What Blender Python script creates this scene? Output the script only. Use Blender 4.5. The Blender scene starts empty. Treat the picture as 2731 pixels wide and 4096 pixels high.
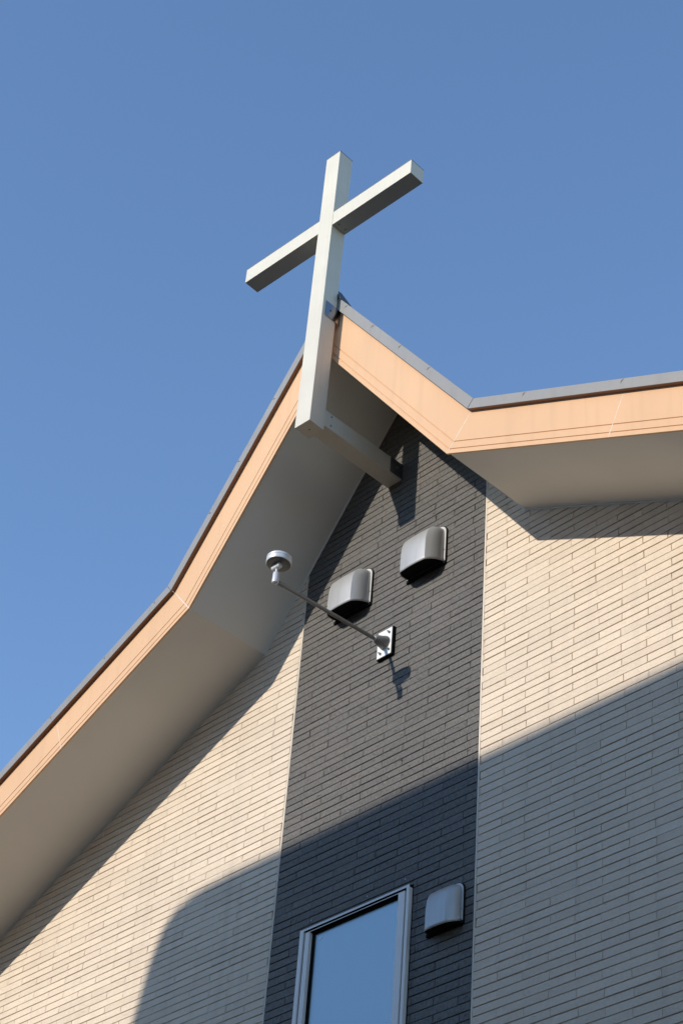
import bpy, bmesh, math, random
from mathutils import Vector, Matrix
random.seed(7)
SC = bpy.context.scene
COL = SC.collection

# ------------------------------------------------------------------ camera
Z0 = 10.085                       # height of the roof kink above the ground
YAW, PITCH, ROLL = 0.85342, 0.69595, 0.09143
cd = bpy.data.cameras.new("camera"); cam = bpy.data.objects.new("camera", cd); COL.objects.link(cam)
cy_, sy_ = math.cos(YAW), math.sin(YAW); cp_, sp_ = math.cos(PITCH), math.sin(PITCH)
fw = Vector((-sy_*cp_, cy_*cp_, sp_)); rt = Vector((cy_, sy_, 0)); up = rt.cross(fw)
cr, sr = math.cos(ROLL), math.sin(ROLL)
rt2 = rt*cr + up*sr; up2 = up*cr - rt*sr
M = Matrix((rt2, up2, -fw)).transposed().to_4x4(); M.translation = Vector((7.9921, -7.4741, -8.4846+Z0))
cam.matrix_world = M
cd.sensor_fit = 'HORIZONTAL'; cd.sensor_width = 36.0; cd.lens = 7822.4*36.0/2731.0
cd.clip_end = 2000; cd.clip_start = 0.05
SC.camera = cam

# ------------------------------------------------------------------ light
SX, SZ = 0.1528, -0.4184          # where a shadow goes per metre towards the wall
to_sun = Vector((-SX, -1.0, -SZ)).normalized()
elev = math.asin(to_sun.z); azim = math.atan2(to_sun.x, to_sun.y)
w = bpy.data.worlds.new("World"); SC.world = w; w.use_nodes = True
nt = w.node_tree; sky = nt.nodes.new('ShaderNodeTexSky'); sky.sky_type = 'NISHITA'
sky.sun_disc = False; sky.sun_elevation = elev; sky.sun_rotation = azim
sky.altitude = 0; sky.air_density = 1.0; sky.dust_density = 0.0; sky.ozone_density = 3.6
bg = nt.nodes['Background']; bg.inputs['Strength'].default_value = 0.15
nt.links.new(sky.outputs[0], bg.inputs[0])
sd = bpy.data.lights.new("sun", 'SUN'); sun = bpy.data.objects.new("sun", sd); COL.objects.link(sun)
sd.energy = 2.22; sd.angle = math.radians(0.53); sd.color = (1.0, 0.93, 0.83)
sun.rotation_euler = to_sun.to_track_quat('Z', 'Y').to_euler(); sun.location = (-5, -30, 30)
SC.view_settings.view_transform = 'Standard'; SC.view_settings.look = 'None'
SC.view_settings.exposure = 0.78; SC.view_settings.gamma = 1.0
SC.view_settings.use_curve_mapping = False

# ------------------------------------------------------------------ materials
def mat(name, col, rough=0.6, metal=0.0, noise=0.0, nscale=4.0, bump=0.0, bscale=60.0, bdist=0.002, spec=0.5, bdetail=4.0):
    m = bpy.data.materials.new(name); m.use_nodes = True
    n = m.node_tree.nodes; l = m.node_tree.links; b = n['Principled BSDF']
    b.inputs['Base Color'].default_value = (*col, 1); b.inputs['Roughness'].default_value = rough
    b.inputs['Metallic'].default_value = metal; b.inputs['Specular IOR Level'].default_value = spec
    tc = n.new('ShaderNodeNewGeometry')
    if noise > 0:
        t = n.new('ShaderNodeTexNoise'); t.inputs['Scale'].default_value = nscale; t.inputs['Detail'].default_value = 6
        l.new(tc.outputs['Position'], t.inputs['Vector'])
        r = n.new('ShaderNodeMapRange'); r.inputs[1].default_value = 0.3; r.inputs[2].default_value = 0.7
        r.inputs[3].default_value = 1-noise; r.inputs[4].default_value = 1+noise*0.6
        l.new(t.outputs['Fac'], r.inputs[0])
        mx = n.new('ShaderNodeVectorMath'); mx.operation = 'SCALE'; mx.inputs[0].default_value = col
        l.new(r.outputs[0], mx.inputs['Scale']); l.new(mx.outputs[0], b.inputs['Base Color'])
    if bump > 0:
        t = n.new('ShaderNodeTexNoise'); t.inputs['Scale'].default_value = bscale; t.inputs['Detail'].default_value = bdetail
        l.new(tc.outputs['Position'], t.inputs['Vector'])
        bp = n.new('ShaderNodeBump'); bp.inputs['Strength'].default_value = bump; bp.inputs['Distance'].default_value = bdist
        l.new(t.outputs['Fac'], bp.inputs['Height']); l.new(bp.outputs[0], b.inputs['Normal'])
    return m

def brick_mat(name, col, rough, bump, bdist, var, spec, streak):
    """split-faced siding brick: a tone per brick, fine mottling, chiselled relief"""
    m = bpy.data.materials.new(name); m.use_nodes = True
    n = m.node_tree.nodes; l = m.node_tree.links; b = n['Principled BSDF']
    b.inputs['Roughness'].default_value = rough; b.inputs['Specular IOR Level'].default_value = spec
    g = n.new('ShaderNodeNewGeometry')
    a = n.new('ShaderNodeAttribute'); a.attribute_name = 'tone'
    t1 = n.new('ShaderNodeTexNoise'); t1.inputs['Scale'].default_value = 55; t1.inputs['Detail'].default_value = 5
    t2 = n.new('ShaderNodeTexNoise'); t2.inputs['Scale'].default_value = 0.9; t2.inputs['Detail'].default_value = 4
    for t in (t1, t2): l.new(g.outputs['Position'], t.inputs['Vector'])
    def mr(src, a0, a1, b0, b1):
        r = n.new('ShaderNodeMapRange'); r.inputs[1].default_value = a0; r.inputs[2].default_value = a1
        r.inputs[3].default_value = b0; r.inputs[4].default_value = b1; l.new(src, r.inputs[0]); return r.outputs[0]
    def mul(x, y):
        q = n.new('ShaderNodeMath'); q.operation = 'MULTIPLY'; l.new(x, q.inputs[0]); l.new(y, q.inputs[1]); return q.outputs[0]
    f = mul(mr(a.outputs['Fac'], 0, 1, 1-var, 1+var), mul(mr(t1.outputs['Fac'], .3, .7, 1-var*1.2, 1+var), mr(t2.outputs['Fac'], .3, .7, 1-var*.7, 1+var*.5)))
    v = n.new('ShaderNodeVectorMath'); v.operation = 'SCALE'; v.inputs[0].default_value = col
    l.new(f, v.inputs['Scale']); l.new(v.outputs[0], b.inputs['Base Color'])
    mp = n.new('ShaderNodeMapping'); mp.inputs['Scale'].default_value = streak
    mp.inputs['Rotation'].default_value = (0, 0.35, 0)
    l.new(g.outputs['Position'], mp.inputs['Vector'])
    t3 = n.new('ShaderNodeTexNoise'); t3.inputs['Scale'].default_value = 1.0; t3.inputs['Detail'].default_value = 5; t3.inputs['Roughness'].default_value = 0.65
    l.new(mp.outputs[0], t3.inputs['Vector'])
    if spec > .6:
        l.new(mr(t3.outputs['Fac'], .36, .64, rough+.20, rough-.22), b.inputs['Roughness'])
    mp2 = n.new('ShaderNodeMapping'); mp2.inputs['Scale'].default_value = (16, 30, 34); mp2.inputs['Rotation'].default_value = (0, -0.6, 0)
    l.new(g.outputs['Position'], mp2.inputs['Vector'])
    t4 = n.new('ShaderNodeTexNoise'); t4.inputs['Scale'].default_value = 1.0; t4.inputs['Detail'].default_value = 3; t4.inputs['Roughness'].default_value = .6
    l.new(mp2.outputs[0], t4.inputs['Vector'])
    chip = mr(t4.outputs['Fac'], .64, .76, 0, -1.0)
    ad = n.new('ShaderNodeMath'); ad.operation = 'ADD'; l.new(t3.outputs['Fac'], ad.inputs[0]); l.new(chip, ad.inputs[1])
    bp = n.new('ShaderNodeBump'); bp.inputs['Strength'].default_value = bump; bp.inputs['Distance'].default_value = bdist
    l.new(ad.outputs[0], bp.inputs['Height']); l.new(bp.outputs[0], b.inputs['Normal'])
    return m

LIGHT_BRICK = brick_mat('light_brick', (0.765, 0.635, 0.49), 0.8, 0.75, 0.007, 0.05, 0.3, (70, 70, 110))
DARK_BRICK = brick_mat('dark_brick', (0.080, 0.068, 0.052), 0.58, 1.0, 0.012, 0.16, 1.0, (75, 75, 34))
LIGHT_GROOVE = mat('light_groove', (0.50, 0.42, 0.33), 0.9)  # brick paint made darker to carry the shade inside the grooves
DARK_GROOVE = mat('dark_groove', (0.05, 0.05, 0.05), 0.9)
SEAL = mat('pale_sealant', (0.71, 0.61, 0.49), 0.6, noise=0.05, nscale=12)
SOFFIT = mat('soffit_board', (0.735, 0.70, 0.635), 0.75, noise=0.05, nscale=1.3, bump=0.15, bscale=25, bdist=0.002)
PEACH = mat('peach_fascia', (0.735, 0.455, 0.258), 0.6, spec=0.25, noise=0.03, nscale=2.0, bump=0.06, bscale=6, bdist=0.003)
CAULK = mat('white_caulk', (0.82, 0.76, 0.68), 0.5, noise=0.25, nscale=45)
FLASH = mat('grey_flashing', (0.268, 0.258, 0.243), 0.55, metal=0.1, noise=0.05, nscale=3, bump=0.12, bscale=5, bdist=0.008)
BROWN = mat('brown_underside_shade', (0.20, 0.09, 0.045), 0.6)  # shade and peach reflection under the flashing, put into the colour
ROOFM = mat('dark_roofing', (0.045, 0.048, 0.055), 0.5, noise=0.1, nscale=3)
CROSSM = mat('white_painted_metal', (0.645, 0.592, 0.485), 0.5, noise=0.045, nscale=3.5, bump=0.05, bscale=12, bdist=0.002)
STEEL = mat('stainless_plate', (0.36, 0.36, 0.37), 0.22, metal=1.0, noise=0.08, nscale=8)
BOLTM = mat('bolt_steel', (0.30, 0.30, 0.30), 0.35, metal=0.9)
DARKM = mat('dark_hole', (0.02, 0.02, 0.02), 0.8)
VENTM = mat('grey_vent_paint', (0.47, 0.46, 0.435), 0.36, metal=0.3, noise=0.03, nscale=10)
RIMM = mat('pale_vent_rim', (0.55, 0.53, 0.50), 0.45, metal=0.2)
BLACKM = mat('black_rubber_and_shade', (0.010, 0.010, 0.010), 0.9, spec=0.1)  # also stands in for shade at the window head and vent openings
LAMPM = mat('silver_lamp_paint', (0.66, 0.665, 0.67), 0.38, metal=0.25)
ARMM = mat('grey_arm_paint', (0.26, 0.25, 0.235), 0.45, metal=0.3)
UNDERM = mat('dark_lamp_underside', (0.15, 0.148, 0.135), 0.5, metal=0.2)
PLATEM = mat('bright_plate', (0.82, 0.82, 0.80), 0.45, metal=0.1)
FRAMEM = mat('silver_window_frame', (0.84, 0.80, 0.74), 0.45, metal=0.0, noise=0.02, nscale=5)
LABELM = mat('pale_sticker', (0.50, 0.50, 0.48), 0.5)
STICK = mat('glass_sticker', (0.75, 0.85, 0.88), 0.4)
GROUNDM = mat('asphalt_ground', (0.13, 0.085, 0.06), 0.9, noise=0.2, nscale=0.6, bump=0.3, bscale=30)
HOUSEM = mat('neighbour_render', (0.24, 0.15, 0.10), 0.85, noise=0.06, nscale=1)
HROOFM = mat('neighbour_roof', (0.12, 0.11, 0.11), 0.7, noise=0.1, nscale=2)
HGLASS = mat('neighbour_glass', (0.05, 0.06, 0.07), 0.08, spec=0.8)

GLASS = bpy.data.materials.new('patterned_glass'); GLASS.use_nodes = True
_n = GLASS.node_tree.nodes; _l = GLASS.node_tree.links; _b = _n['Principled BSDF']
_b.inputs['Base Color'].default_value = (0.28, 0.33, 0.345, 1); _b.inputs['Metallic'].default_value = 0.9
_b.inputs['Roughness'].default_value = 0.27
_g = _n.new('ShaderNodeNewGeometry'); _v = _n.new('ShaderNodeTexVoronoi'); _v.inputs['Scale'].default_value = 90
_bp = _n.new('ShaderNodeBump'); _bp.inputs['Strength'].default_value = 0.03; _bp.inputs['Distance'].default_value = 0.002
_l.new(_g.outputs['Position'], _v.inputs['Vector']); _l.new(_v.outputs['Distance'], _bp.inputs['Height']); _l.new(_bp.outputs[0], _b.inputs['Normal'])

def streaks(m, col, amount, sx_, sz_):
    n = m.node_tree.nodes; l = m.node_tree.links; b = n['Principled BSDF']
    g = n.new('ShaderNodeNewGeometry'); mp = n.new('ShaderNodeMapping'); mp.inputs['Scale'].default_value = (sx_, sx_, sz_)
    l.new(g.outputs['Position'], mp.inputs['Vector'])
    t = n.new('ShaderNodeTexNoise'); t.inputs['Scale'].default_value = 1; t.inputs['Detail'].default_value = 5; l.new(mp.outputs[0], t.inputs['Vector'])
    r = n.new('ShaderNodeMapRange'); r.inputs[1].default_value = .50; r.inputs[2].default_value = .78; r.inputs[3].default_value = 0; r.inputs[4].default_value = amount
    l.new(t.outputs['Fac'], r.inputs[0])
    mx = n.new('ShaderNodeMix'); mx.data_type = 'RGBA'; l.new(r.outputs[0], mx.inputs[0])
    src = b.inputs['Base Color'].links[0].from_socket if b.inputs['Base Color'].links else None
    if src: l.new(src, mx.inputs[6])
    else: mx.inputs[6].default_value = b.inputs['Base Color'].default_value
    mx.inputs[7].default_value = (*col, 1); l.new(mx.outputs[2], b.inputs['Base Color'])
streaks(CROSSM, (0.42, 0.38, 0.30), .18, 34, 1.3)
streaks(PEACH, (0.50, 0.31, 0.18), .22, 14, .9)
streaks(FLASH, (0.17, 0.165, 0.16), .3, 16, 3)
streaks(LIGHT_BRICK, (0.42, 0.345, 0.27), .20, 9, .45)
streaks(VENTM, (0.30, 0.28, 0.25), .35, 30, 4)

# ------------------------------------------------------------------ mesh helpers (wall frame: z = 0 is the roof kink)
def thing(name, label, cat, loc, group=None):
    o = bpy.data.objects.new(name, None); COL.objects.link(o)
    o.location = (loc[0], loc[1], loc[2]+Z0); o.empty_display_size = 0.2
    o['label'] = label; o['category'] = cat
    if group: o['group'] = group
    return o

def world_loc(o):
    v = Vector(o.location); p = o.parent
    while p: v += Vector(p.location); p = p.parent
    return v

def obj(name, bm, m, parent, smooth=False, bevel=0.0, seg=1, tones=None, angle=40, label=None):
    me = bpy.data.meshes.new(name)
    base = world_loc(parent) if parent else Vector((0, 0, 0))
    bmesh.ops.translate(bm, verts=bm.verts, vec=Vector((0, 0, Z0))-base)
    bmesh.ops.recalc_face_normals(bm, faces=bm.faces)
    bm.to_mesh(me); bm.free(); me.materials.append(m)
    if tones is not None:
        at = me.attributes.new('tone', 'FLOAT', 'FACE'); at.data.foreach_set('value', tones)
    o = bpy.data.objects.new(name, me); COL.objects.link(o); o.parent = parent
    if label: o['label'] = label
    if smooth:
        for p in me.polygons: p.use_smooth = True
        try: me.set_sharp_from_angle(angle=math.radians(angle))
        except Exception: pass
    if bevel > 0:
        bv = o.modifiers.new('bevel', 'BEVEL'); bv.width = bevel; bv.segments = seg; bv.limit_method = 'ANGLE'
        bv.harden_normals = False
    return o

def add_box(bm, x0, x1, y0, y1, z0, z1, f=None):
    v = [Vector((x, y, z)) for x in (x0, x1) for y in (y0, y1) for z in (z0, z1)]
    if f: v = [f(q) for q in v]
    v = [bm.verts.new(q) for q in v]
    for i in ((0, 1, 3, 2), (4, 6, 7, 5), (0, 4, 5, 1), (2, 3, 7, 6), (0, 2, 6, 4), (1, 5, 7, 3)):
        bm.faces.new([v[k] for k in i])

def box(*a, **k):
    bm = bmesh.new(); add_box(bm, *a, **k); return bm

def add_lathe(bm, p, axis, prof, seg=32, caps=True):
    """rings (distance along axis, radius) round an axis through p"""
    p = Vector(p); ax = Vector(axis).normalized()
    s = ax.orthogonal().normalized(); t = ax.cross(s)
    rings = []
    for d, r in prof:
        rings.append([bm.verts.new(p+ax*d+s*r*math.cos(2*math.pi*k/seg)+t*r*math.sin(2*math.pi*k/seg)) for k in range(seg)])
    for a, b in zip(rings, rings[1:]):
        for k in range(seg):
            bm.faces.new((a[k], a[(k+1) % seg], b[(k+1) % seg], b[k]))
    if caps:
        bm.faces.new(rings[0]); bm.faces.new(rings[-1])

def lathe(p, axis, prof, seg=32):
    bm = bmesh.new(); add_lathe(bm, p, axis, prof, seg); return bm

def tube(a, b, r, seg=20):
    d = Vector(b)-Vector(a); return lathe(a, d, [(0, r), (d.length, r)], seg)

# ------------------------------------------------------------------ roof line geometry
M1, M2, XK, XE = 1.3477, 0.4919, 1.280, 4.95
D = 0.7637
APEX = M1*XK
def line(x):                                    # underside of the roof at the wall
    x = abs(x); return APEX-M1*x if x < XK else -M2*(x-XK)
A1, A2 = math.atan(M1), math.atan(M2)
def rp(k, p):
    """roof point: k = 0 apex, 1 kink, 2 eaves end; p = distance square to the slope"""
    if k == 0: return Vector((0, APEX+p/math.cos(A1)))
    if k == 1:
        am = (A1+A2)/2; q = p/math.cos((A1-A2)/2); return Vector((XK+q*math.sin(am), q*math.cos(am)))
    return Vector((XE+p*math.sin(A2), -M2*(XE-XK)+p*math.cos(A2)))
XJ = 2.615
def rpj(p):                                     # joint in the shallow fascia
    return Vector((XJ+p*0.40, -M2*(XJ-XK)+p*(1/math.cos(A2))-M2*p*0.40))
def rpt(k, p): return rpj(p) if k == 'j' else rp(k, p)

def sweep(bm, prof, k0, k1, side, i0=0.0, i1=0.0, closed=True):
    """profile of (perp, y) swept between two roof points on one side; i0/i1 pull the ends in"""
    ra, rb = [], []
    for p, y in prof:
        a, b = rpt(k0, p), rpt(k1, p); d = (b-a).normalized(); a = a+d*i0; b = b-d*i1
        ra.append(bm.verts.new((side*a.x, y, a.y))); rb.append(bm.verts.new((side*b.x, y, b.y)))
    n = len(prof)
    for i in range(n if closed else n-1):
        j = (i+1) % n; bm.faces.new((ra[i], ra[j], rb[j], rb[i]))
    if closed:
        bm.faces.new(ra); bm.faces.new(list(reversed(rb)))

# ------------------------------------------------------------------ ground
bm = bmesh.new(); v = [bm.verts.new((x, y, -Z0)) for x, y in ((-600, -600), (600, -600), (600, 600), (-600, 600))]; bm.faces.new(v)
g = obj('ground', bm, GROUNDM, None); g['kind'] = 'structure'

# ------------------------------------------------------------------ church building
CH = thing('church_building', 'gabled church building in pale and charcoal brick siding with peach fascia boards', 'building', (0, 0, -Z0))
XL, XR = -0.8763, 0.920
WX = 4.55
PITCHZ = 0.05606
WIN = (-0.575, 0.399, -3.90, -2.522)            # window outline on the wall

def brick_wall(name, x0, x1, m, z_ref, x_ref, zmin, label=None):
    bm = bmesh.new(); tones = []
    k0 = int(math.floor((zmin-z_ref)/PITCHZ)); k1 = int(math.ceil((APEX-z_ref)/PITCHZ))
    for k in range(k0, k1+1):
        zb = z_ref+k*PITCHZ; zt = zb+PITCHZ
        jit = random.uniform(-.007, .007)+(0.006 if (k//8) % 2 else -0.006)
        xs = x_ref+(0.19 if k % 2 else 0)+jit
        n0 = int(math.floor((x0-xs)/0.38))-1
        xa = xs+n0*0.38
        while xa < x1:
            xb = xa+0.38
            a, b = max(xa, x0), min(xb, x1)
            xa = xb
            if b-a < 0.012: continue
            zm = zt
            # under the roof line
            top = line
            if top(a)+0.06 < zm and top(b)+0.06 < zm and not (a < 0 < b): continue
            # shorten where the steep roof crosses
            if zm > -M2*(WX-XK)-0.2:
                if zm-0.08 > 0: hx = (APEX-(zm-0.08))/M1
                else: hx = XK+(-(zm-0.08))/M2
                if a < -hx: a = -hx
                if b > hx: b = hx
                if b-a < 0.012: continue
            pieces = [(a, b, zb, zt)]
            wx0, wx1, wz0, wz1 = WIN
            if zt > wz0 and zb < wz1:
                np_ = []
                for (p, q, r, t) in pieces:
                    if q <= wx0-.012 or p >= wx1+.012: np_.append((p, q, r, t)); continue
                    if p < wx0-.012: np_.append((p, wx0-.012, r, t))
                    if q > wx1+.012: np_.append((wx1+.012, q, r, t))
                    if t > wz1+.004: np_.append((max(p, wx0-.012), min(q, wx1+.012), max(r, wz1+.004), t))
                pieces = np_
            for (p, q, r, t) in pieces:
                if q-p < .01 or t-r < .01: continue
                gh = random.uniform(.0022, .0040); gv = random.uniform(.0009, .0021); bv = .0022
                if random.random() < .12: gh *= .45
                if random.random() < .10: gv *= .3
                dy = [random.uniform(-.0016, .0012) for _ in range(4)]
                c = [(p+gv, r+gh), (q-gv, r+gh), (q-gv, t-gh*.6), (p+gv, t-gh*.6)]
                jr = lambda: random.uniform(-.0011, .0011)
                B = [bm.verts.new((x, .0125, z)) for x, z in c]
                S = [bm.verts.new((x, .0030, z)) for x, z in c]
                ci = [(p+gv+bv, r+gh+bv*.5), (q-gv-bv, r+gh+bv*.5), (q-gv-bv, t-gh*.6-bv), (p+gv+bv, t-gh*.6-bv)]
                F = [bm.verts.new((x+jr(), d, z+jr())) for (x, z), d in zip(ci, dy)]
                tn = random.random()
                bm.faces.new(F); tones.append(tn)
                for i in range(4):
                    j = (i+1) % 4
                    bm.faces.new((S[i], S[j], F[j], F[i])); tones.append(tn)
                    bm.faces.new((B[i], B[j], S[j], S[i])); tones.append(tn)
    o = obj(name, bm, m, CH, tones=tones)
    if label: o['label'] = label
    return o

ZMIN = -5.6
brick_wall('brick_siding', -WX, XL-.014, LIGHT_BRICK, -0.914, 1.127-.38*6+.07, ZMIN, 'pale cream brick siding left of the charcoal band')
brick_wall('brick_siding', XR+.014, WX, LIGHT_BRICK, -0.914, 1.127, ZMIN, 'pale cream brick siding right of the charcoal band')
brick_wall('brick_siding', XL, XR, DARK_BRICK, -0.806, 0.632, ZMIN, 'charcoal brick siding band under the peak')
for x0, x1 in ((XL-.0135, XL-.0005), (XR+.0005, XR+.0135)):
    obj('sealant_strip', box(x0, x1, .0015, .0120, ZMIN, line(x0)+.05), SEAL, CH)

def gable_slab(x0, x1, y0, y1, zb, lift, hole=None):
    """vertical slab under the roof line"""
    xs = sorted(set([x0, x1]+[x for x in (-XK, 0.0, XK) if x0 < x < x1]))
    bm = bmesh.new()
    def strip(xa, xb, za, zta, ztb):
        v = [bm.verts.new(q) for q in ((xa, y0, za), (xb, y0, za), (xb, y0, ztb), (xa, y0, zta), (xa, y1, za), (xb, y1, za), (xb, y1, ztb), (xa, y1, zta))]
        for i in ((0, 1, 2, 3), (7, 6, 5, 4), (0, 4, 5, 1), (1, 5, 6, 2), (2, 6, 7, 3), (3, 7, 4, 0)): bm.faces.new([v[k] for k in i])
    if hole:
        hx0, hx1, hz0, hz1 = hole
        strip(x0, x1, zb, hz0, hz0); strip(x0, hx0, hz0, hz1, hz1); strip(hx1, x1, hz0, hz1, hz1)
        zb = hz1
    for a, b in zip(xs, xs[1:]): strip(a, b, zb, line(a)+lift, line(b)+lift)
    return bm
obj('wall_backing', gable_slab(-WX, XL-.008, .0120, .20, -Z0, .10), LIGHT_GROOVE, CH)
obj('wall_backing', gable_slab(XR+.008, WX, .0120, .20, -Z0, .10), LIGHT_GROOVE, CH)
obj('wall_backing', gable_slab(XL-.008, XR+.008, .0120, .20, -Z0, .10, hole=(WIN[0]+.01, WIN[1]-.01, WIN[2]+.01, WIN[3]-.01)), DARK_GROOVE, CH)
for s in (-1, 1):
    obj('side_wall', box(s*WX if s < 0 else WX-.2, -WX+.2 if s < 0 else WX, .201, 8.0, -Z0, -M2*(WX-XK)+.08), LIGHT_GROOVE, CH)
obj('back_wall', gable_slab(-WX, WX, 8.001, 8.2, -Z0, .10), LIGHT_GROOVE, CH)

# soffit panels (four slopes), set between fascia and wall
for s in (-1, 1):
    for k0, k1 in ((0, 1), (1, 2)):
        bm = bmesh.new()
        sweep(bm, [(.012, -D+.0155), (.030, -D+.0155), (.030, .0), (.014, .0)], k0, k1, s)
        obj('soffit', bm, SOFFIT, CH)
        bm = bmesh.new()
        sweep(bm, [(.005, -.006), (.0138, -.006), (.0138, -.001), (.005, -.001)], k0, k1, s)
        obj('soffit_trim', bm, SOFFIT, CH)
    bm = bmesh.new()
    sweep(bm, [(.035, -D+.028), (.195, -D+.028), (.195, 8.3), (.035, 8.3)], 0, 1, s); obj('roof', bm, ROOFM, CH)
    bm = bmesh.new()
    sweep(bm, [(.035, -D+.028), (.195, -D+.028), (.195, 8.3), (.035, 8.3)], 1, 2, s); obj('roof', bm, ROOFM, CH)

# peach fascia boards with two grooves
def fascia_prof():
    f, b, gd = -D, -D+.015, .006
    pr = [(0, b), (0, f+.001), (.001, f)]
    for g0 in (.030, .086):
        pr += [(g0, f), (g0+.002, f+gd), (g0+.0055, f+gd), (g0+.008, f)]
    pr += [(.345, f), (.345, b)]
    return pr
for s in (-1, 1):
    for k0, k1, i0, i1 in ((0, 1, 0, .0025), (1, 'j', .0025, .002), ('j', 2, .002, 0)):
        bm = bmesh.new(); sweep(bm, fascia_prof(), k0, k1, s, i0, i1)
        fb = obj('fascia_board', bm, PEACH, CH)
        if k1 != 2:
            bm = bmesh.new()
            pr = [(.0005, -D+.02), (.0005, -D+.0005), (.34, -D+.0005), (.34, -D+.02)]
            ra, rb = [], []
            wj = .0032
            for p, y in pr:
                a = rpt(k1, p)
                ra.append(bm.verts.new((s*(a.x-wj), y, a.y+wj*.4))); rb.append(bm.verts.new((s*(a.x+wj), y, a.y-wj*.4)))
            for i in range(4):
                j = (i+1) % 4; bm.faces.new((ra[i], ra[j], rb[j], rb[i]))
            bm.faces.new(ra); bm.faces.new(rb)
            obj('joint_sealant', bm, CAULK, fb)

# grey verge flashing
FE, FB, FT = .036, .314, .392
for s in (-1, 1):
    for k0, k1, i0, i1 in ((0, 1, 0.0, .003), (1, 2, .003, 0)):
        f = -D-FE
        bm = bmesh.new()
        sweep(bm, [(FB, f+.004), (FB, f+.001), (FB+.001, f), (FT-.003, f), (FT, f+.003), (FT, f+.016), (FT-.004, f+.016), (FT-.004, f+.005), (FB+.004, f+.005), (FB+.004, f+.004)], k0, k1, s, i0, i1)
        vf = obj('verge_flashing', bm, FLASH, CH)
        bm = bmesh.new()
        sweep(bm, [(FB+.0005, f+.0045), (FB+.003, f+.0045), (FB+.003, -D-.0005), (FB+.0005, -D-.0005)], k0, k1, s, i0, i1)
        obj('flashing_shade_strip', bm, BROWN, vf)  # underside strip with its shade and reflected peach painted in as brown
        bm = bmesh.new()
        sweep(bm, [(.3455, -D+.002), (FT-.006, -D+.002), (FT-.006, -D+.0268), (.3455, -D+.0268)], k0, k1, s); obj('verge_batten', bm, ROOFM, CH)
    bm = bmesh.new()
    sweep(bm, [(.1955, -D+.03), (.215, -D+.03), (.215, 8.35), (.1955, 8.35)], 0, 1, s); obj('roofing_sheet', bm, ROOFM, CH)
    bm = bmesh.new()
    sweep(bm, [(.1955, -D+.03), (.215, -D+.03), (.215, 8.35), (.1955, 8.35)], 1, 2, s); obj('roofing_sheet', bm, ROOFM, CH)
# crimps where the flashing sheets are folded over
for s, k0, k1, ds in ((1, 0, 1, (.33, .86, 1.37, 1.88)), (1, 1, 2, (.50, 1.37, 2.2)), (-1, 0, 1, (.4, .95, 1.5, 1.95)), (-1, 1, 2, (.16, .75, 1.4, 2.1))):
    a, b = rp(k0, FT), rp(k1, FT); a0 = rp(k0, FB); d = (b-a).normalized(); nn = Vector((-d.y, d.x))
    if nn.y < 0: nn = -nn
    for t in ds:
        c = a+d*t; f = -D-FE
        bm = bmesh.new()
        q = [c-nn*.002+d*.012, c-nn*.002-d*.012, c-nn*.040-d*.004]
        v = [bm.verts.new((s*p.x, f-.0002, p.y)) for p in q]; tip = c-nn*.022-d*.003
        tp = bm.verts.new((s*tip.x, f-.0055, tip.y))
        for i in range(3): bm.faces.new((v[i], v[(i+1) % 3], tp))
        bm.faces.new(v)
        obj('crimp', bm, FLASH, CH)
# ridge cap: folded plates standing a little above the roof
for s in (-1, 1):
    bm = bmesh.new()
    pts = []
    for p, t in ((FT+.001, 0), (FT+.040, 0), (FT+.006, .21), (FT+.001, .21)):
        a, b = rp(0, p), rp(1, p); d = (b-a).normalized(); pts.append(a+d*t)
    lo = [bm.verts.new((s*q.x, -D-.052, q.y)) for q in pts]; hi = [bm.verts.new((s*q.x, -D+.06, q.y)) for q in pts]
    for i in range(4):
        j = (i+1) % 4; bm.faces.new((lo[i], lo[j], hi[j], hi[i]))
    bm.faces.new(lo); bm.faces.new(hi)
    obj('ridge_cap', bm, ROOFM, CH)

# window
x0, x1, z0, z1 = WIN
def frame_bm(xa, xb, za, zb, ta, tb, tt, y0, y1, tbm):
    """rectangular ring: ta left, tb right, tt top, tbm bottom"""
    bm = bmesh.new()
    add_box(bm, xa, xa+ta, y0, y1, za+tbm, zb-tt); add_box(bm, xb-tb, xb, y0, y1, za+tbm, zb-tt)
    add_box(bm, xa, xb, y0, y1, zb-tt, zb); add_box(bm, xa, xb, y0, y1, za, za+tbm); return bm
def jambs(xa, xb, za, zb, ta, tb, tt, y0, y1, tbm, hd):
    """side jambs and bottom rail full depth, head rail only hd deep"""
    bm = bmesh.new()
    add_box(bm, xa, xa+ta, y0, y1, za+tbm, zb-tt); add_box(bm, xb-tb, xb, y0, y1, za+tbm, zb-tt)
    add_box(bm, xa, xb, y0, y0+hd, zb-tt, zb); add_box(bm, xa, xb, y0, y1, za, za+tbm); return bm
wn = obj('window', jambs(x0, x1, z0, z1, .033, .024, .015, -.024, .06, .03, .003), FRAMEM, CH, bevel=.0008)
obj('head_shade', box(x0+.001, x1-.001, -.0208, .06, z1-.0145, z1-.0005), BLACKM, wn)  # black filler standing in for shade under the head rail
obj('channel', frame_bm(x0+.0331, x1-.0241, z0+.0301, z1-.0161, .016, .015, .012, -.010, .06, .02), BLACKM, wn)
obj('sash', jambs(x0+.0495, x1-.0395, z0+.05, z1-.0285, .040, .056, .005, -.021, .05, .05, .0025), FRAMEM, wn, bevel=.0008)
obj('sash_shade', box(x0+.09, x1-.096, -.0180, .003, z1-.0335, z1-.0287), BLACKM, wn)  # black strip painting the shaded underside of the top sash rail
obj('gasket', frame_bm(x0+.0897, x1-.0957, z0+.1005, z1-.0347, .020, .0015, .012, .004, .05, .012), BLACKM, wn)
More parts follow.
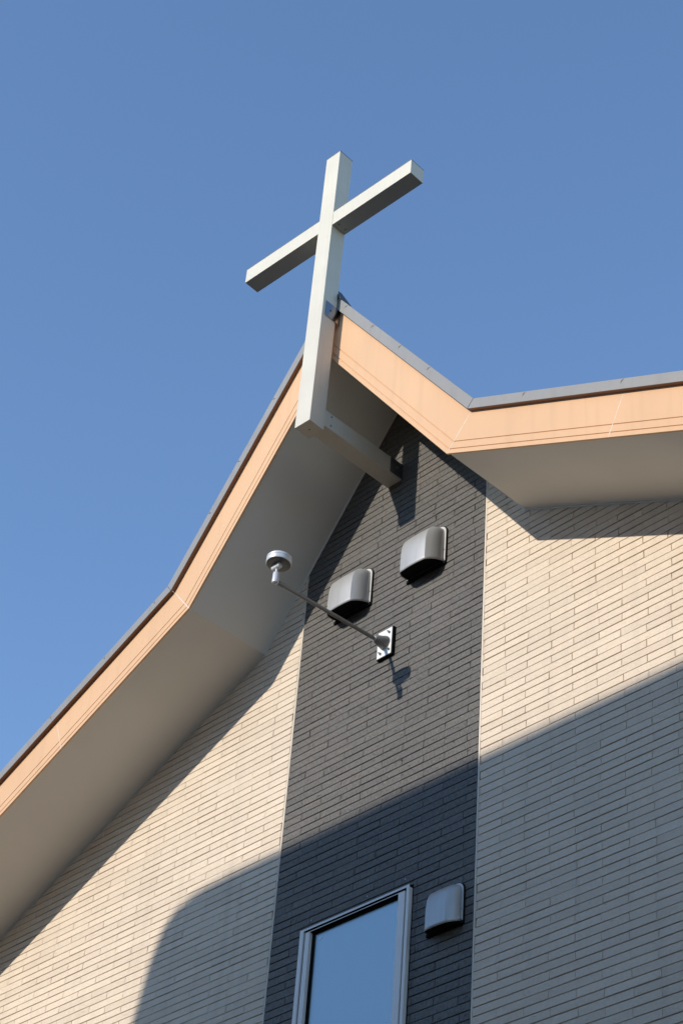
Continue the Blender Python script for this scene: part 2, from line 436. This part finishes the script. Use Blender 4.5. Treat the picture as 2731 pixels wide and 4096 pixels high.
obj('pane', box(x0+.09, x1-.09, .012, .018, z0+.09, z1-.034), GLASS, wn)
obj('sticker', box(-.424, -.404, .0105, .0117, -2.622, -2.604), STICK, wn)
obj('reveal', frame_bm(x0-.0105, x1+.0105, z0-.008, z1+.0035, .0102, .0102, .0033, .006, .0118, .008), BLACKM, wn)
for x, z in ((.003, -2.346), (.337, -2.457), (.004, -2.460), (-.505, -2.459)):
    obj('nail_head', lathe((x, .0005, z), (0, -1, 0), [(0, .0035), (.003, .003)], 8), PLATEM, CH)

# ------------------------------------------------------------------ cross
SHX, SHY, SHZ = .017, -.015, -.019
PX, PY = -.0094+SHX, -.9401+SHY
CYAW, LEAN, ZB = .0386, .0051, .9228+SHZ
CR = thing('cross', 'tall white metal cross standing out from the roof peak on a beam', 'cross', (PX, PY+.07, ZB))
def cf(v):                                     # cross frame -> wall frame
    c, s = math.cos(CYAW), math.sin(CYAW)
    return Vector((PX+v.x*c-v.y*s+LEAN*(v.z-ZB), PY+v.x*s+v.y*c, v.z))
ZT, ZC, HC, LH, WD = 3.8661+SHZ, 3.1299+SHZ, .1482, .8925, .1447
obj('post', box(-.075, .075, 0, WD, ZB, ZT, f=cf), CROSSM, CR, bevel=.0025, seg=2)
obj('post_cap', box(-.0765, .0765, -.0015, WD+.0015, ZT+.0002, ZT+.0035, f=cf), ARMM, CR)
for a, b in ((-LH, -.0754), (.0754, LH)):
    ar = obj('arm', box(a, b, .002, WD-.002, ZC-HC, ZC, f=cf), CROSSM, CR, bevel=.0025, seg=2)
    obj('arm_cap', box(a-(.001 if a < -.1 else 0), b+(.001 if b > .1 else 0), .001, WD-.001, ZC+.0002, ZC+.003, f=cf), ARMM, ar)
    s = 1 if b > .1 else -1
    for yy in (.035, .105):
        p = cf(Vector((s*.118, yy, ZC-HC)))
        obj('bolt', lathe(p, (0, 0, -1), [(-.001, .008), (.004, .008), (.006, .004)], 10), BOLTM, ar)
p = cf(Vector((.0, .075, ZB))); obj('drain_hole', lathe(p, (0, 0, -1), [(-.004, .006), (.0006, .006)], 10), DARKM, CR)
# lower beam back to the wall
BX0, BX1, BZ0, BZ1 = -.073, .067, .964, 1.112
BY = PY+WD-.001
bmn = obj('support_beam', box(BX0, BX1, BY+.0065, -.004, BZ0, BZ1), CROSSM, CR, bevel=.002, seg=2)
for z in (1.00, 1.085):
    obj('bolt', lathe((BX1, BY+.075, z), (1, 0, 0), [(-.001, .008), (.003, .008), (.005, .004)], 10), BOLTM, bmn)
pl = obj('wall_bracket', box(BX1+.0005, BX1+.0055, -.130, -.002, BZ0+.006, BZ1-.002), STEEL, CR, bevel=.0008)
obj('bolt', lathe((BX1+.0056, -.06, 1.045), (1, 0, 0), [(-.001, .010), (.006, .010), (.008, .006)], 12), BOLTM, pl)
# stainless plate tying the post to the roof edge
def px(y): return PX+.075*math.cos(CYAW)-(y-PY)*math.sin(CYAW)+LEAN*(2.07-ZB)
bm = bmesh.new()
ya, yb = -.922, -.768
vs = []
for x_off in (.0012, .0052):
    for y, z in ((ya, 2.0-.012), (yb, 2.0-.012), (yb, 2.138), (ya, 2.138)): vs.append(bm.verts.new((px(y)+x_off+.001, y, z)))
for i in ((0, 1, 2, 3), (7, 6, 5, 4), (0, 4, 5, 1), (1, 5, 6, 2), (2, 6, 7, 3), (3, 7, 4, 0)): bm.faces.new([vs[k] for k in i])
bk = obj('post_bracket', bm, STEEL, CR)
obj('bolt', lathe((px(-.868)+.006, -.868, 2.075), (1, 0, 0), [(-.001, .012), (.007, .012), (.009, .007)], 6), BOLTM, bk)

# ------------------------------------------------------------------ vent hoods
def vent(label, xc, zb, S, hf=.118, dpt=.150):
    """zb: bottom of the rim on the wall; S: scale"""
    T = thing('vent_hood', label, 'vent', (xc, 0, zb), 'grey vent hoods on the charcoal band')
    HW, HF, DP, HH = .183*S, hf*S, dpt*S, .325*S
    y0 = -.016
    RC = .062*S
    def hw_at(z, hw):                          # rim with rounded top corners
        t = z-(HH-RC)
        return hw if t <= 0 else hw-RC+math.sqrt(max(0, RC*RC-t*t))
    # back plate (black gasket) and pale rim
    def outline(hw, top, rc, zlo):
        pts = [(-hw, zlo), (hw, zlo)]
        for k in range(9):
            a = k/8*math.pi/2; pts.append((hw-rc+rc*math.cos(a), top-rc+rc*math.sin(a)))
        for k in range(9):
            a = math.pi/2+k/8*math.pi/2; pts.append((-hw+rc+rc*math.cos(a), top-rc+rc*math.sin(a)))
        return pts
    def slab(pts, ya, yb):
        bm = bmesh.new()
        A = [bm.verts.new((xc+x, ya, zb+z)) for x, z in pts]; B = [bm.verts.new((xc+x, yb, zb+z)) for x, z in pts]
        n = len(pts)
        for i in range(n): bm.faces.new((A[i], A[(i+1) % n], B[(i+1) % n], B[i]))
        bm.faces.new(A); bm.faces.new(B); return bm
    obj('back_plate', slab(outline(HW+.006*S, HH+.006*S, RC+.004*S, -.020*S), -.010, .0128), BLACKM, T)
    rim = obj('rim', slab(outline(HW, HH, RC, 0), y0, -.0102), RIMM, T, bevel=.001)
    for sx, z in ((1, .10*S), (-1, .10*S), (1, .012*S), (-1, .012*S), (.42, HH-.008*S)):
        obj('screw', lathe((xc+sx*(HW-.009*S), y0-.0002, zb+z), (0, -1, 0), [(-.001, .0042), (.002, .0042), (.0035, .002)], 8), BOLTM, rim)
    obj('rim_foot_shade', box(xc-HW-.001, xc+HW+.001, y0-.0015, .0126, zb-.022*S, zb+.0015), BLACKM, T)  # black box over the rim foot, painting the shade below the hood
    # hood
    bm = bmesh.new(); rows = []
    N = 22; top = HH-.009*S
    for i in range(N+1):
        t = i/N; t = 1-(1-t)**1.5
        z = t*top
        dep = (1-t**4.4)**(1/1.9) if t < 1 else 0.0
        dep = dep*(DP+y0)
        wI = hw_at(z+.009*S, HW)-.015*S; wI = max(wI, .055*S)
        wF = min(HF, wI*.86)
        dz = -.036*S*(1-t)**2
        ring = []
        ns, nf = 7, 12
        for k in range(ns):                    # left side: rim -> crease
            u = k/ns; bul = math.sin(u*math.pi)*.10
            ring.append((-(wI+(wF-wI)*u)-bul*.14*S*(dep/(DP+y0)), dep*math.sin(u*math.pi/2*.5)/math.sin(math.pi/2*.5), u))
        for k in range(nf+1):
            u = k/nf*2-1; ring.append((wF*u, dep*(1+.055*(1-u*u)), 1))
        for k in range(ns-1, -1, -1):
            u = k/ns; bul = math.sin(u*math.pi)*.10
            ring.append(((wI+(wF-wI)*u)+bul*.14*S*(dep/(DP+y0)), dep*math.sin(u*math.pi/2*.5)/math.sin(math.pi/2*.5), u))
        rows.append([bm.verts.new((xc+x, y0-d, zb+z+dz*fz)) for x, d, fz in ring])
    for a, b in zip(rows, rows[1:]):
        for k in range(len(a)-1):
            bm.faces.new((a[k], a[k+1], b[k+1], b[k]))
    low = [v.co.copy() for v in rows[0]]
    h = obj('hood', bm, VENTM, T, smooth=True, angle=14)
    so = h.modifiers.new('solid', 'SOLIDIFY'); so.thickness = .0015; so.offset = -1
    # black sheet across the opening, standing in for the dark inside the hood
    bm = bmesh.new(); cx = Vector((xc, y0-.03, 0))
    f = [bm.verts.new((xc+(c.x-xc)*.975, y0+(c.y-y0)*.97-.0005, c.z+.005)) for c in low]
    bm.faces.new(f); obj('opening_shade', bm, BLACKM, T)
    # small maker's label on the right cheek
    bm = bmesh.new()
    c0 = rows and low[-4]
    P = [low[-3], low[-2]]
    a = Vector(P[0]); b = Vector(P[1]); nrm = Vector((.8, -.6, 0))*.0022
    q = [a.lerp(b, .0)+Vector((0, 0, .014*S)), a.lerp(b, 1.0)+Vector((0, 0, .012*S))]
    vs = [bm.verts.new(q[0]+nrm), bm.verts.new(q[1]+nrm), bm.verts.new(q[1]+nrm+Vector((0, 0, .020*S))), bm.verts.new(q[0]+nrm+Vector((0, 0, .020*S)))]
    bm.faces.new(vs); obj('sticker', bm, LABELM, T)
    return T
vent('grey vent hood just above the floodlight arm', -.345, -.060, 1.0)
vent('topmost grey vent hood, close to the right edge of the charcoal band', .383, -.060, 1.0)
vent('shaded grey vent hood beside the window', .701, -2.915, .80, .100, .118)

# ------------------------------------------------------------------ floodlight on its arm
FL = thing('floodlight', 'round silver floodlight on a long grey arm bolted to the charcoal band', 'floodlight', (.035, 0, -.525))
obj('backing_pad', box(-.040, .108, -.0235, .0128, -.641, -.404), BLACKM, FL)
pt = obj('mounting_plate', box(-.036, .100, -.030, -.0237, -.634, -.411), PLATEM, FL, bevel=.0012)
for x, z in ((.076, -.449), (-.010, -.448), (.080, -.596), (-.001, -.600)):
    obj('bolt', lathe((x, -.0302, z), (0, -1, 0), [(0, .010), (.006, .010), (.006, .0055), (.022, .0055)], 10), BOLTM, pt)
cone = lathe((.036, -.0302, -.524), (-.006, -.09, -.012), [(0, .052), (.004, .052), (.090, .0235), (.094, .022)], 32)
obj('cone', cone, ARMM, FL, smooth=True)
ra, rb = Vector((.030, -.115, -.5355)), Vector((.026, -1.028, -.583))
obj('arm', tube(ra, rb, .0135, 24), ARMM, FL, smooth=True)
obj('collar', lathe(ra, rb-ra, [(0, .0165), (.006, .0185), (.010, .0185), (.014, .0165)], 24), LAMPM, FL, smooth=True)
e = rb+(ra-rb).normalized()*.060
obj('coupling', lathe(e, rb-e, [(0, .0165), (.004, .0175), (.05, .0175)], 24), ARMM, FL, smooth=True)
HX, HY = .026, -1.046
obj('socket', lathe((HX, HY, -.601), (0, 0, 1), [(0, .0215), (.003, .0235), (.012, .0235), (.013, .0222), (.014, .0235), (.078, .0215), (.084, .0195), (.085, .010)], 32), LAMPM, FL, smooth=True)
obj('screw_slot', box(HX-.019, HX+.019, HY-.0016, HY+.0016, -.6016, -.6004), DARKM, FL)
obj('stem', tube((HX, HY, -.520), (HX, HY, -.480), .0075, 16), LAMPM, FL, smooth=True)
obj('knuckle', lathe((HX-.040, HY, -.466), (1, 0, 0), [(0, .016), (.003, .0195), (.016, .0195), (.017, .0185), (.018, .0195), (.055, .0195), (.056, .017), (.059, .017), (.060, .0195), (.072, .0195), (.075, .016)], 28), LAMPM, FL, smooth=True)
obj('knuckle_block', box(HX-.030, HX+.030, HY-.016, HY+.016, -.452, -.4415), LAMPM, FL, bevel=.003)
hd = obj('lamp_head', lathe((HX+.006, HY+.006, -.443), (.02, .02, 1), [(0, .082), (.002, .0845), (.004, .0855), (.032, .0855), (.033, .083), (.0345, .083), (.0355, .0855), (.050, .0855), (.057, .079), (.058, .074), (.055, .072)], 48), LAMPM, FL, smooth=True, angle=30)
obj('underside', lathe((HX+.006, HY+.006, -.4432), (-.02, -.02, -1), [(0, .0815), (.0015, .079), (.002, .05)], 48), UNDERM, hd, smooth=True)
obj('lens', lathe((HX+.0068, HY+.0068, -.387), (.02, .02, 1), [(0, .0715), (.002, .0715)], 40), HGLASS, hd)

# ------------------------------------------------------------------ neighbouring building across the street (casts the shade on the lower wall)
NY = -11.0
NB = thing('apartment_building', 'brown apartment building across the street with a dark chamfered roof edge', 'building', (4.0, NY-4, -Z0))
def sil(px_, pz_): return (px_+NY*SX, pz_+NY*SZ)
# outline of the shade on the wall, carried back along the sunlight
OUT = [sil(-2.60, -4.20), sil(-2.27, -2.66), sil(-2.17, -2.24), sil(-2.07, -2.0), sil(-1.95, -1.89), sil(-1.75, -1.82), sil(-1.45, -1.80), sil(13, -1.80)]
xl = OUT[0][0]; xr = OUT[-1][0]; ze = OUT[0][1]
obj('wall', box(xl+.12, xr-.12, NY-8, NY-.05, -Z0, ze-.001), HOUSEM, NB)
bm = bmesh.new()
pts = OUT+[(xr+.2, OUT[-1][1]-.6), (xr+.3, ze)]
A = [bm.verts.new((x, NY, z)) for x, z in pts]; B = [bm.verts.new((x, NY-8.2, z)) for x, z in pts]
n = len(pts)
for i in range(n): bm.faces.new((A[i], A[(i+1) % n], B[(i+1) % n], B[i]))
bm.faces.new(A); bm.faces.new(B)
obj('roof', bm, HROOFM, NB)
for zz in (-8.2, -5.2, -2.2):
    for k in range(7):
        xx = xl+1.4+k*2.1
        wf = obj('window', frame_bm(xx-.7, xx+.7, zz-.6, zz+.7, .06, .06, .06, NY-.049, NY-.01, .08), FRAMEM, NB)
        obj('pane', box(xx-.66, xx+.66, NY-.048, NY-.04, zz-.55, zz+.66), HGLASS, wf)

# ------------------------------------------------------------------ unseen block added further left across the street (closes the low sky on that side)
OB = thing('sky_blocker', 'unseen brown block added left of the brown apartment building to close the low sky', 'building', (-14.0, NY-2.5, -Z0))
obj('wall', box(-22.0, -6.7, NY-4.5, NY-.05, -Z0, 1.0), HOUSEM, OB)
obj('roof', box(-22.15, -6.6, NY-4.6, NY, 1.001, 1.3), HROOFM, OB)
for zz in (-8.2, -5.2, -2.2):
    for k in range(6):
        xx = -20.6+k*2.4
        wf = obj('window', frame_bm(xx-.7, xx+.7, zz-.6, zz+.7, .06, .06, .06, NY-.049, NY-.01, .08), FRAMEM, OB)
        obj('pane', box(xx-.66, xx+.66, NY-.048, NY-.04, zz-.55, zz+.66), HGLASS, wf)
